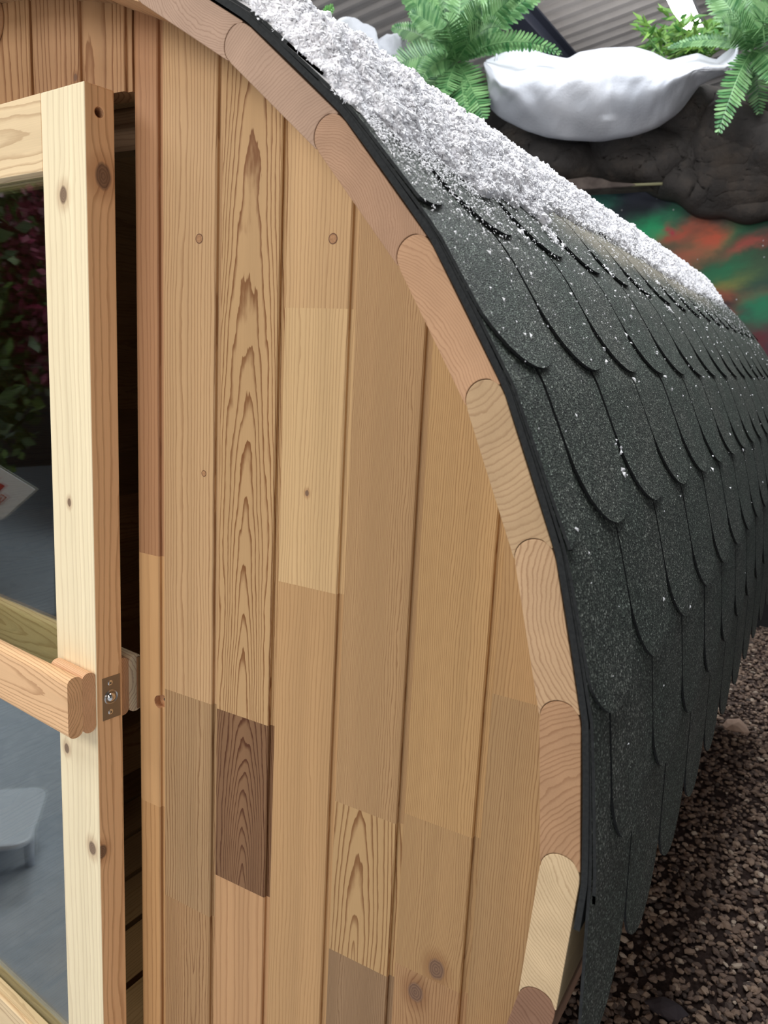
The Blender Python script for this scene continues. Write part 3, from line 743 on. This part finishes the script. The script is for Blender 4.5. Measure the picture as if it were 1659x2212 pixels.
# ---------------------------------------------------------------- artificial snow on the roof
def snow():
    edge = [(-.3, 41.6), (-.02, 42.6), (.03, 44.0), (.10, 45.3), (.20, 46.6), (.31, 46.9), (.40, 46.2), (.48, 47.0), (.54, 44.5), (.62, 42.5), (.72, 41.6), (.9, 41.9), (1.1, 41.4), (1.35, 41.2), (1.55, 42.6), (1.95, 43.3), (2.5, 41.8), (2.9, 40.5), (3.1, 38)]
    def eth(y): return interp(y, edge)+1.0*noise.noise(Vector((y*9, .3, 0)))+1.4*noise.noise(Vector((y*33, 1.3, 0)))
    # body
    nth, ny = 300, 720; v = []; f = []
    for j in range(ny+1):
        y = .0+3.09*j/ny
        e = eth(y)
        for i in range(nth+1):
            q = i/nth; th = math.radians(e-(e+44)*q**1.25)
            dist = math.radians(e)-th
            endf = min(1, (y+.004)/.03, (YB-y)/.02)
            d2 = min(dist*1.06, 1.0)
            h = min(.034, .006+.26*d2)*max(.15, min(1, endf))
            p = Vector((th*1.06, y, 0))
            h += (.010*noise.noise(p*28)+.006*noise.noise(p*75)+.001*noise.noise(p*120))*min(1, d2/.02+.3)
            if i == 0: h = -.004
            if j in (0, ny): h = -.003
            x, z = cyl(rpoly(th)+.0125+h, th); v.append((x, y, z))
    for j in range(ny):
        for i in range(nth):
            a = j*(nth+1)+i; f.append((a, a+1, a+nth+2, a+nth+1))
    v = np.array(v)
    # chips: bent flakes on top of the body, along its edge, and strewn down the shingles
    def chips(c, nrm, s, k):
        n = len(c); nrm = nrm/np.linalg.norm(nrm, axis=1)[:, None]
        rnd = RNG.normal(size=(n, 3)); t1 = np.cross(nrm, rnd); t1 /= np.linalg.norm(t1, axis=1)[:, None]
        mixn = nrm*k+RNG.normal(size=(n, 3))*.8; mixn /= np.linalg.norm(mixn, axis=1)[:, None]
        t2 = np.cross(mixn, t1); t2 /= np.linalg.norm(t2, axis=1)[:, None]; t1 = np.cross(t2, mixn)
        s = s[:, None]; el = (.6+.8*RNG.random((n, 1)))
        P = np.stack([c-t1*s*el-t2*s*.5, c+t1*s*el*.8-t2*s*.35+mixn*s*.3, c+t1*s*el+t2*s*.5, c-t1*s*el*.7+t2*s*.6+mixn*s*.35, c+mixn*s*.9], 1)
        F = np.array([[0, 1, 4], [1, 2, 4], [2, 3, 4], [3, 0, 4], [0, 3, 2], [0, 2, 1]])
        return P.reshape(-1, 3), (F[None]+5*np.arange(n)[:, None, None]).reshape(-1, 3)
    n = 120000; y = 3.08*RNG.random(n)**2.1-.0; e = np.array([eth(a) for a in y]); q = RNG.random(n)**1.3
    th = np.radians(e-(e+20)*q*.8); d2 = np.minimum((np.radians(e)-th)*1.06, 1)
    dp_ = np.array([[noise.noise(Vector((a*1.06, b, 0))*28), noise.noise(Vector((a*1.06, b, 0))*75)] for a, b in zip(th, y)])
    endf = np.clip(np.minimum((y+.004)/.03, (YB-y)/.02), .15, 1)
    h = np.minimum(.034, .006+.26*d2)*endf+.010*dp_[:, 0]+.006*dp_[:, 1]+.0006
    r = np.array([rpoly(a) for a in th])+.0125+h
    c = np.stack([r*np.sin(th), y, r*np.cos(th)], 1); nr = np.stack([np.sin(th), 0*th, np.cos(th)], 1)
    P1, F1 = chips(c, nr, .0018+.0032*RNG.random(n)**1.5, 1.6)
    # specks
    def specks(n, smin, smax, th, y):
        r = np.array([rpoly(a) for a in th])+.0070+.0108
        c = np.stack([r*np.sin(th), y, r*np.cos(th)], 1); nr = np.stack([np.sin(th), 0*th, np.cos(th)], 1)
        return chips(c, nr, smin+(smax-smin)*RNG.random(n)**2, 3)
    n2 = 3000; y2 = .005+3.0*RNG.random(n2)**1.3; e2 = np.array([eth(a) for a in y2]); th2 = np.radians(e2+RNG.exponential(3.6, n2))
    n3 = 4200; y3 = -.0+.22*RNG.random(n3)**1.4; e3 = np.array([eth(a) for a in y3]); th3 = np.radians(e3-1+RNG.exponential(1.8, n3))
    n4 = 500; y4 = .02+2.9*RNG.random(n4); th4 = np.radians(48+RNG.exponential(9, n4)); k4 = th4 < math.radians(86); y4, th4 = y4[k4], th4[k4]
    parts = [(v, np.array(f)), (P1, F1), specks(n2, .0008, .0026, th2, y2), specks(n3, .0006, .0022, th3, y3), specks(len(y4), .0008, .004, th4, y4)]
    # little clumps
    cl = []
    for (a, yy, k, sp) in ((48.6, .47, 60, .012), (66.3, .262, 6, .010), (68.2, .255, 3, .006), (52.5, 1.12, 14, .012), (50.0, .72, 10, .01), (47.5, 1.25, 10, .012), (50, .30, 16, .01)):
        yy_ = yy+RNG.normal(size=k)*sp; tt = np.radians(a)+RNG.normal(size=k)*sp*.8; cl.append(specks(k, .002, .0048, tt, yy_))
    parts += cl
    V = []; F = []; b = 0
    for pv, pf in parts: V.append(pv); F += (pf+b).tolist(); b += len(pv)
    g = G('white plastic snow'); g.base((.94, .93, .955, 1)); g.rough(.55); g.b.inputs['Subsurface Weight'].default_value = .15; g.b.inputs['Subsurface Radius'].default_value = (.008, .008, .009)
    g.b.inputs['Subsurface Scale'].default_value = 1
    o = mesh_obj('artificial_snow', np.concatenate(V), F, g.m)
    ms = [True]*(720*300)+[False]*(len(F)-720*300); o.data.polygons.foreach_set('use_smooth', ms)
    tag(o, 'flaky white artificial snow heaped along the top of the shingle roof', 'snow', kind='stuff')
snow()

# ================================================================= behind: fleece, ferns
FLM = G('white fleece'); _p = FLM.coords(); FLM.base(FLM.mix(FLM.noise(_p, 2.5, 3), (.44, .47, .53, 1), (.70, .69, .71, 1))); FLM.rough(.95)
FLM.b.inputs['Subsurface Weight'].default_value = .3; FLM.b.inputs['Subsurface Radius'].default_value = (.05, .05, .05); FLM.bump(FLM.noise(_p, 60, 4, .7), .3, .01); FLM = FLM.m
def fleece():
    # back rim, front rim and belly line traced left to right, each at its own depth
    BR = [(1050, 128), (1090, 112), (1140, 103), (1185, 118), (1225, 126), (1255, 112), (1300, 103), (1370, 101), (1410, 112), (1445, 130), (1475, 122), (1508, 114), (1540, 127), (1587, 132)]
    FR = [(1048, 133), (1075, 155), (1105, 162), (1160, 140), (1215, 145), (1260, 143), (1300, 139), (1360, 135), (1410, 142), (1450, 150), (1490, 155), (1512, 150), (1540, 150), (1589, 148)]
    BE = [(1055, 160), (1058, 235), (1085, 258), (1130, 283), (1175, 297), (1220, 303), (1290, 306), (1360, 295), (1410, 277), (1450, 252), (1490, 205), (1508, 186), (1545, 168), (1590, 152)]
    def res(pts, k, n): 
        t = np.linspace(0, len(pts)-1, n+1); i = np.arange(len(pts)); return np.interp(t, i, [p[k] for p in pts])
    n = 120; B = np.stack([res(BR, 0, n), res(BR, 1, n)], 1); Fm = np.stack([res(FR, 0, n), res(FR, 1, n)], 1); E = np.stack([res(BE, 0, n), res(BE, 1, n)], 1)
    for q in (B, Fm, E):
        for _ in range(2): q[1:-1] = (q[:-2]+2*q[1:-1]+q[2:])/4
    m = 46; v = []; f = []
    for i in range(n+1):
        tt = i/n; env = math.sin(PI*min(1, max(.04, tt)))**.6
        pb = at(*B[i], 4.62); pf = at(*Fm[i], 4.34); pe = at(*E[i], 4.44)
        for j in range(m+1):
            q = j/m
            if q < .22:
                a = q/.22; p = pb*(1-a)+pf*a; p = p-np.array([0, 0, .04*math.sin(PI*a)*env])
            elif q < .9:
                a = (q-.22)/.68; p = pf*(1-a)+pe*a; p = p-np.array([0, .17*math.sin(PI*min(1, a))**.8*env, 0])
            else:
                a = (q-.9)/.1; p = pe+np.array([0, .35*a*env, .06*a+.1*a*a])
            w_ = .030*noise.noise(Vector((i*.10, j*.09, 0)))+.007*noise.noise(Vector((i*.3+j*.15, j*.12, 4)))
            w_ += .020*math.exp(-((i-60)/1.6)**2)*(1 if .25 < q < .75 else 0)                # stitched fold
            w_ -= .05*math.exp(-(((tt-.10)*8-(q-.3)*3)/.35)**2)*math.exp(-((q-.45)/.25)**2)     # gathered corner
            p = p+np.array([0, w_*env*1.4, w_*.3])
            v.append(tuple(p))
    for i in range(n):
        for j in range(m):
            a = i*(m+1)+j; f.append((a, a+1, a+m+2, a+m+1))
    o = mesh_obj('fleece_sheet', v, f, FLM, None, True); mm = o.modifiers.new('s', 'SOLIDIFY'); mm.thickness = .012
    tag(o, 'large white fleece sheet hanging in a bulge over the rock ledge', 'sheet')
fleece()
def lump(name, px, py, Y, rx, ry, rz, label, sd):
    c = at(px, py, Y); bm = bmesh.new(); bmesh.ops.create_icosphere(bm, subdivisions=5, radius=1); v = []
    for q in bm.verts:
        k = 1+.22*noise.noise(q.co*1.6+Vector((sd, 0, 0)))+.06*noise.noise(q.co*5+Vector((sd, 2, 0)))
        v.append((c[0]+q.co.x*rx*k, c[1]+q.co.y*ry*k, c[2]+q.co.z*rz*k))
    f = [[w_.index for w_ in q.verts] for q in bm.faces]; bm.free()
    tag(mesh_obj(name, v, f, FLM, None, True), label, 'fleece')
lump('fleece_heap', 745, 125, 4.5, .28, .2, .25, 'white fleece heap seen just above the snowy roof', 2)
lump('fleece_heap', 850, 150, 4.75, .17, .2, .24, 'smaller white fleece heap between the first one and the big fern', 9)

def leaf_mat(name, c1, c2, tr=.15):
    g = G(name); p = g.coords(); ge = g.n('ShaderNodeNewGeometry'); r = N(g, ge.outputs['Random Per Island'])
    g.base(g.mix(r, (*c1, 1), (*c2, 1))); g.rough(.4)
    g.b.inputs['Transmission Weight'].default_value = 0
    return g.m
FERN = leaf_mat('plastic fern green', lin(38, 98, 50), lin(128, 170, 112))
FERNL = leaf_mat('fresh fern green', lin(70, 160, 50), lin(120, 200, 80))
BAMB = leaf_mat('bamboo leaf green', lin(60, 120, 50), lin(130, 170, 80))
def frond(base, tip, sag, width, mat, parent, n=26, twist=0., side=None, nm='frond', wmin=.35, blunt=.9):
    """a rachis from base to tip with paired leaflets"""
    b, t = Vector(base), Vector(tip); A = Acc(); L = (t-b).length
    mid = (b+t)/2+Vector((0, 0, sag)); P = lambda s_: b*(1-s_)**2+mid*2*s_*(1-s_)+t*s_*s_
    prev = P(0)
    for k in range(1, 13): q = P(k/12); A.tube(prev, q, .006*(1-k/14), .006*(1-(k+1)/14), 5); prev = q
    sd = Vector(side) if side is not None else None
    for k in range(n):
        s_ = .06+.94*k/n; p = P(s_); d = (P(min(1, s_+.02))-P(s_-.02)).normalized()
        view = Vector((-.35, .95, .1)); sv = d.cross(view) if sd is None else sd-d*sd.dot(d)
        sv.normalize(); nv = sv.cross(d).normalized()
        prof = min(1, wmin+s_*2.2)*min(1, (1-s_)**.55*1.6)
        for g_ in (-1, 1):
            wl = width*prof*random.uniform(.88, 1.1); dirv = (sv*g_*math.cos(twist)+d*.45+nv*g_*math.sin(twist)+Vector((0, 0, random.uniform(-.12, .06)))).normalized()
            hw = L/n*.60; cr = nv*.22*hw
            pts = [p-d*hw*.6, p+dirv*wl*.45-d*hw*blunt+cr, p+dirv*wl*.85-d*hw*.5, p+dirv*wl, p+dirv*wl*.85+d*hw*.55, p+dirv*wl*.45+d*hw*blunt-cr, p+d*hw*.6]
            A.add([tuple(q) for q in pts], [(0, 1, 5, 6), (1, 2, 4, 5), (2, 3, 4)])
    o = A.obj(nm, mat, parent)
    m = o.modifiers.new('s', 'SOLIDIFY'); m.thickness = .0016
    return o
def P3(px, py, Y): return tuple(at(px, py, Y))
f1 = empty('artificial_fern', at(985, 140, 4.55)); tag(f1, 'large artificial fern with hanging fronds left of the big white sheet', 'fern')
C = P3(985, 135, 4.5)
for (tx_, ty, Y, sag, wd) in ((1012, 300, 4.2, .10, .14), (1046, 262, 4.25, .08, .13), (955, 215, 4.15, .02, .09), (838, 152, 4.3, .12, .12), (848, 210, 4.4, .10, .10), (870, -10, 4.5, .12, .11), (925, -60, 4.7, .05, .11),
                              (1000, -80, 4.6, .0, .12), (1090, -50, 4.7, .02, .12), (1190, -30, 4.6, .10, .10), (1215, 118, 4.25, .20, .07), (1150, 105, 4.7, .14, .08), (900, 180, 4.15, .12, .09), (845, 60, 4.7, .10, .09),
                              (960, 40, 4.0, .10, .12), (1040, 10, 4.2, .1, .11), (940, 100, 4.1, .1, .1), (900, 250, 4.4, .12, .09), (1130, -20, 4.3, .1, .11), (885, 30, 4.3, .14, .1), (1080, 60, 4.15, .14, .1)):
    frond(C, P3(tx_, ty, Y), sag, wd, FERN, f1, n=26)
f2 = empty('artificial_fern', at(1600, 130, 4.5)); tag(f2, 'artificial fern at the right edge hanging over the rock ledge', 'fern')
C = P3(1625, 110, 4.45)
for (tx_, ty, Y, sag, wd) in ((1550, 292, 4.1, .12, .09), (1530, -30, 4.4, .08, .11), (1600, -60, 4.5, .0, .12), (1680, -30, 4.4, .0, .12), (1440, 105, 4.5, .1, .04), (1700, 200, 4.2, .1, .11), (1640, 250, 4.6, .1, .09), (1560, 60, 4.1, .1, .1), (1660, 50, 4.1, .1, .1), (1600, 190, 4.7, .1, .08)):
    frond(C, P3(tx_, ty, Y), sag, wd, FERN, f2, n=26)
f3 = empty('artificial_fern', at(690, 60, 4.3)); tag(f3, 'small bright green fern tip poking up behind the roof snow', 'fern')
C = P3(683, 62, 4.3)
for (tx_, ty, Y, sag, wd) in ((722, 12, 4.1, .0, .055), (668, 8, 4.2, .0, .04), (640, 70, 4.4, .05, .05), (710, 48, 4.2, .05, .04)):
    frond(C, P3(tx_, ty, Y), sag, wd, FERNL, f3, n=11)
f4 = empty('artificial_fern', at(590, 20, 4.3)); tag(f4, 'sprig of green fern at the top edge beyond the ridge of the snow', 'fern')
for (tx_, ty) in ((598, 6), (575, -8), (560, 8)): frond(P3(585, 30, 4.3), P3(tx_, ty, 4.2), 0, .04, FERNL, f4, n=8)
def bamboo(px, py, Y, label, n, spread, hgt, lw=.012, ll=.16, mat=BAMB, down=.2):
    t = empty('bamboo_plant', at(px, py, Y)); tag(t, label, 'plant'); c = Vector(at(px, py, Y))
    A = Acc(); B = Acc()
    for k in range(n):
        top = c+Vector((random.uniform(-spread, spread), random.uniform(-.2, .2), random.uniform(.45, 1)*hgt)); bs = c+Vector((random.uniform(-.4, .4)*spread, random.uniform(-.1, .1), 0))
        B.tube(bs, top, .004, .002, 5)
        for q in range(13):
            s_ = .2+.8*q/12; p = bs.lerp(top, s_); d = Vector((random.uniform(-1, 1), random.uniform(-.6, .6), random.uniform(-down, .9))).normalized(); l = ll*random.uniform(.6, 1.1)
            sv = d.cross(Vector((0, 1, .2))).normalized()*lw
            A.add([tuple(a) for a in (p, p+d*l*.35+sv, p+d*l+Vector((0, 0, -.02)), p+d*l*.35-sv)], [(0, 1, 2, 3)])
    A.obj('leaf', mat, t)['kind'] = 'stuff'; B.obj('stem', mat, t)
bamboo(1490, 125, 4.9, 'leafy artificial bamboo behind the right end of the white sheet', 30, .42, .26, ll=.12)

# ================================================================= in front: what the door glass mirrors
def bush(loc, r, n, mat, name, label, cat, hgt, ls=.05):
    A = Acc()
    for _ in range(n):
        d = Vector(RNG.normal(size=3)).normalized()*random.uniform(.5, 1); p = Vector(loc)+Vector((d.x*r[0], d.y*r[1], d.z*r[2]))
        t = Vector(RNG.normal(size=3)).normalized(); s_ = t.cross(Vector(RNG.normal(size=3))).normalized()
        l = ls*random.uniform(.6, 1.3); A.add([tuple(q) for q in (p, p+t*l*.5+s_*l*.3, p+t*l, p+t*l*.5-s_*l*.3)], [(0, 1, 2, 3)])
    t = empty(name, (loc[0], loc[1], -1.11)); tag(t, label, cat)
    A.obj('foliage', mat, t)['kind'] = 'stuff'
    B = Acc(); B.tube((loc[0], loc[1], -1.11), (loc[0], loc[1], loc[2]), .05, .03, 12); B.obj('trunk', hgt, t, True)
TR = flat('bark', (.10, .07, .05), .8); WT = flat('white trunk', (.5, .5, .5), .6)
RED = leaf_mat('magenta blossom', lin(84, 14, 40), lin(120, 36, 66))
bush((-3.6, -1.05, .75), (.7, .5, 1.2), 5200, leaf_mat('hedge green', lin(30, 52, 24), lin(84, 108, 52)), 'artificial_tree', 'green leafy artificial tree mirrored in the door glass', 'tree', TR, .10)
bush((-3.1, -1.42, .85), (.30, .32, .62), 2600, RED, 'blossom_tree', 'pink blossom tree with a white trunk mirrored in the door glass', 'tree', WT, .06)
bush((-4.6, -2.7, .75), (1.0, .7, 1.2), 4200, leaf_mat('deep green', lin(40, 70, 36), lin(90, 120, 60)), 'artificial_tree', 'second leafy tree farther back in the reflection of the glass', 'tree', TR, .10)
# price card on a thin stand
card = empty('price_card', (-1.35, -.52, -1.11)); tag(card, 'white price card with red print mirrored in the door glass', 'card')
def frame(c, U, V, a0, a1, b0, b1, th, A):
    N_ = Vector(U).cross(Vector(V)).normalized()*th; c = Vector(c); U = Vector(U); V = Vector(V)
    p = [c+U*a+V*b for a, b in ((a0, b0), (a1, b0), (a1, b1), (a0, b1))]
    A.add([tuple(q) for q in p]+[tuple(q+N_) for q in p], BOXF)
cu = Vector((.37, -.93, -.0)).normalized(); cv = Vector((.30, .0, 1)).normalized()
rt = Matrix.Rotation(math.radians(-38), 3, cu.cross(cv)); cu = rt @ cu; cv = rt @ cv
cc = Vector((-1.06, -.335, .045))
A = Acc(); frame(cc, cu, cv, -.22, .04, -.07, .07, .003, A); A.obj('card', flat('white card', (.85, .87, .9), .3, 0, .5), card)
A = Acc(); 
for (a0, a1, b0, b1) in ((-.02, .0, -.035, -.032), (-.02, .0, .0, .003), (-.02, -.0175, -.035, .0), (-.0025, .0, -.035, .0), (-.015, -.005, -.02, -.017), (-.012, -.009, -.03, -.006), (-.05, -.03, -.03, .03), (-.09, -.06, -.02, .04)):
    for sg in (-.0012, .0032): frame(cc+cu.cross(cv)*sg, cu, cv, a0, a1, b0, b1, .0008, A)
A.obj('print', flat('red print', (.5, .05, .04), .5), card)
A = Acc(); A.tube((cc.x-.06, cc.y+.16, -1.11), (cc.x-.06, cc.y+.16, cc.z), .006); A.tube((cc.x-.06, cc.y+.16, -1.11), (cc.x-.06, cc.y+.16, -1.10), .07, .07, 24); A.obj('stand', flat('dark stand', (.03, .03, .03), .5), card)
# low stool with rounded seat
st_ = empty('stool', (-1.03, -.21, -1.11)); tag(st_, 'low white plastic stool with rounded corners mirrored in the door glass', 'stool')
def rsq(c, a, r, z0, z1, A, rot=0, n=8):
    pts = []
    for cx, cy_, a0 in ((a-r, a-r, 0), (-a+r, a-r, PI/2), (-a+r, -a+r, PI), (a-r, -a+r, 1.5*PI)):
        for k in range(n+1): t = a0+PI/2*k/n; x, y = cx+r*math.cos(t), cy_+r*math.sin(t); pts.append((c[0]+x*math.cos(rot)-y*math.sin(rot), c[1]+x*math.sin(rot)+y*math.cos(rot)))
    m = len(pts); A.add([(x, y, z0) for x, y in pts]+[(x, y, z1) for x, y in pts], [tuple(reversed(range(m))), tuple(range(m, 2*m))]+[(i, (i+1) % m, m+(i+1) % m, m+i) for i in range(m)])
A = Acc(); rsq((-1.03, -.21), .165, .05, -.97, -.95, A, .571); WP = flat('white plastic', (.80, .86, .95), .35); bevel(A.obj('seat', WP, st_), .008)
for sx in (-1, 1):
    for sy in (-1, 1):
        A = Acc(); A.tube((-1.03+sx*.10, -.21+sy*.10, -1.11), (-1.03+sx*.10, -.21+sy*.10, -.97), .014, .018, 12); A.obj('leg', WP, st_, True)
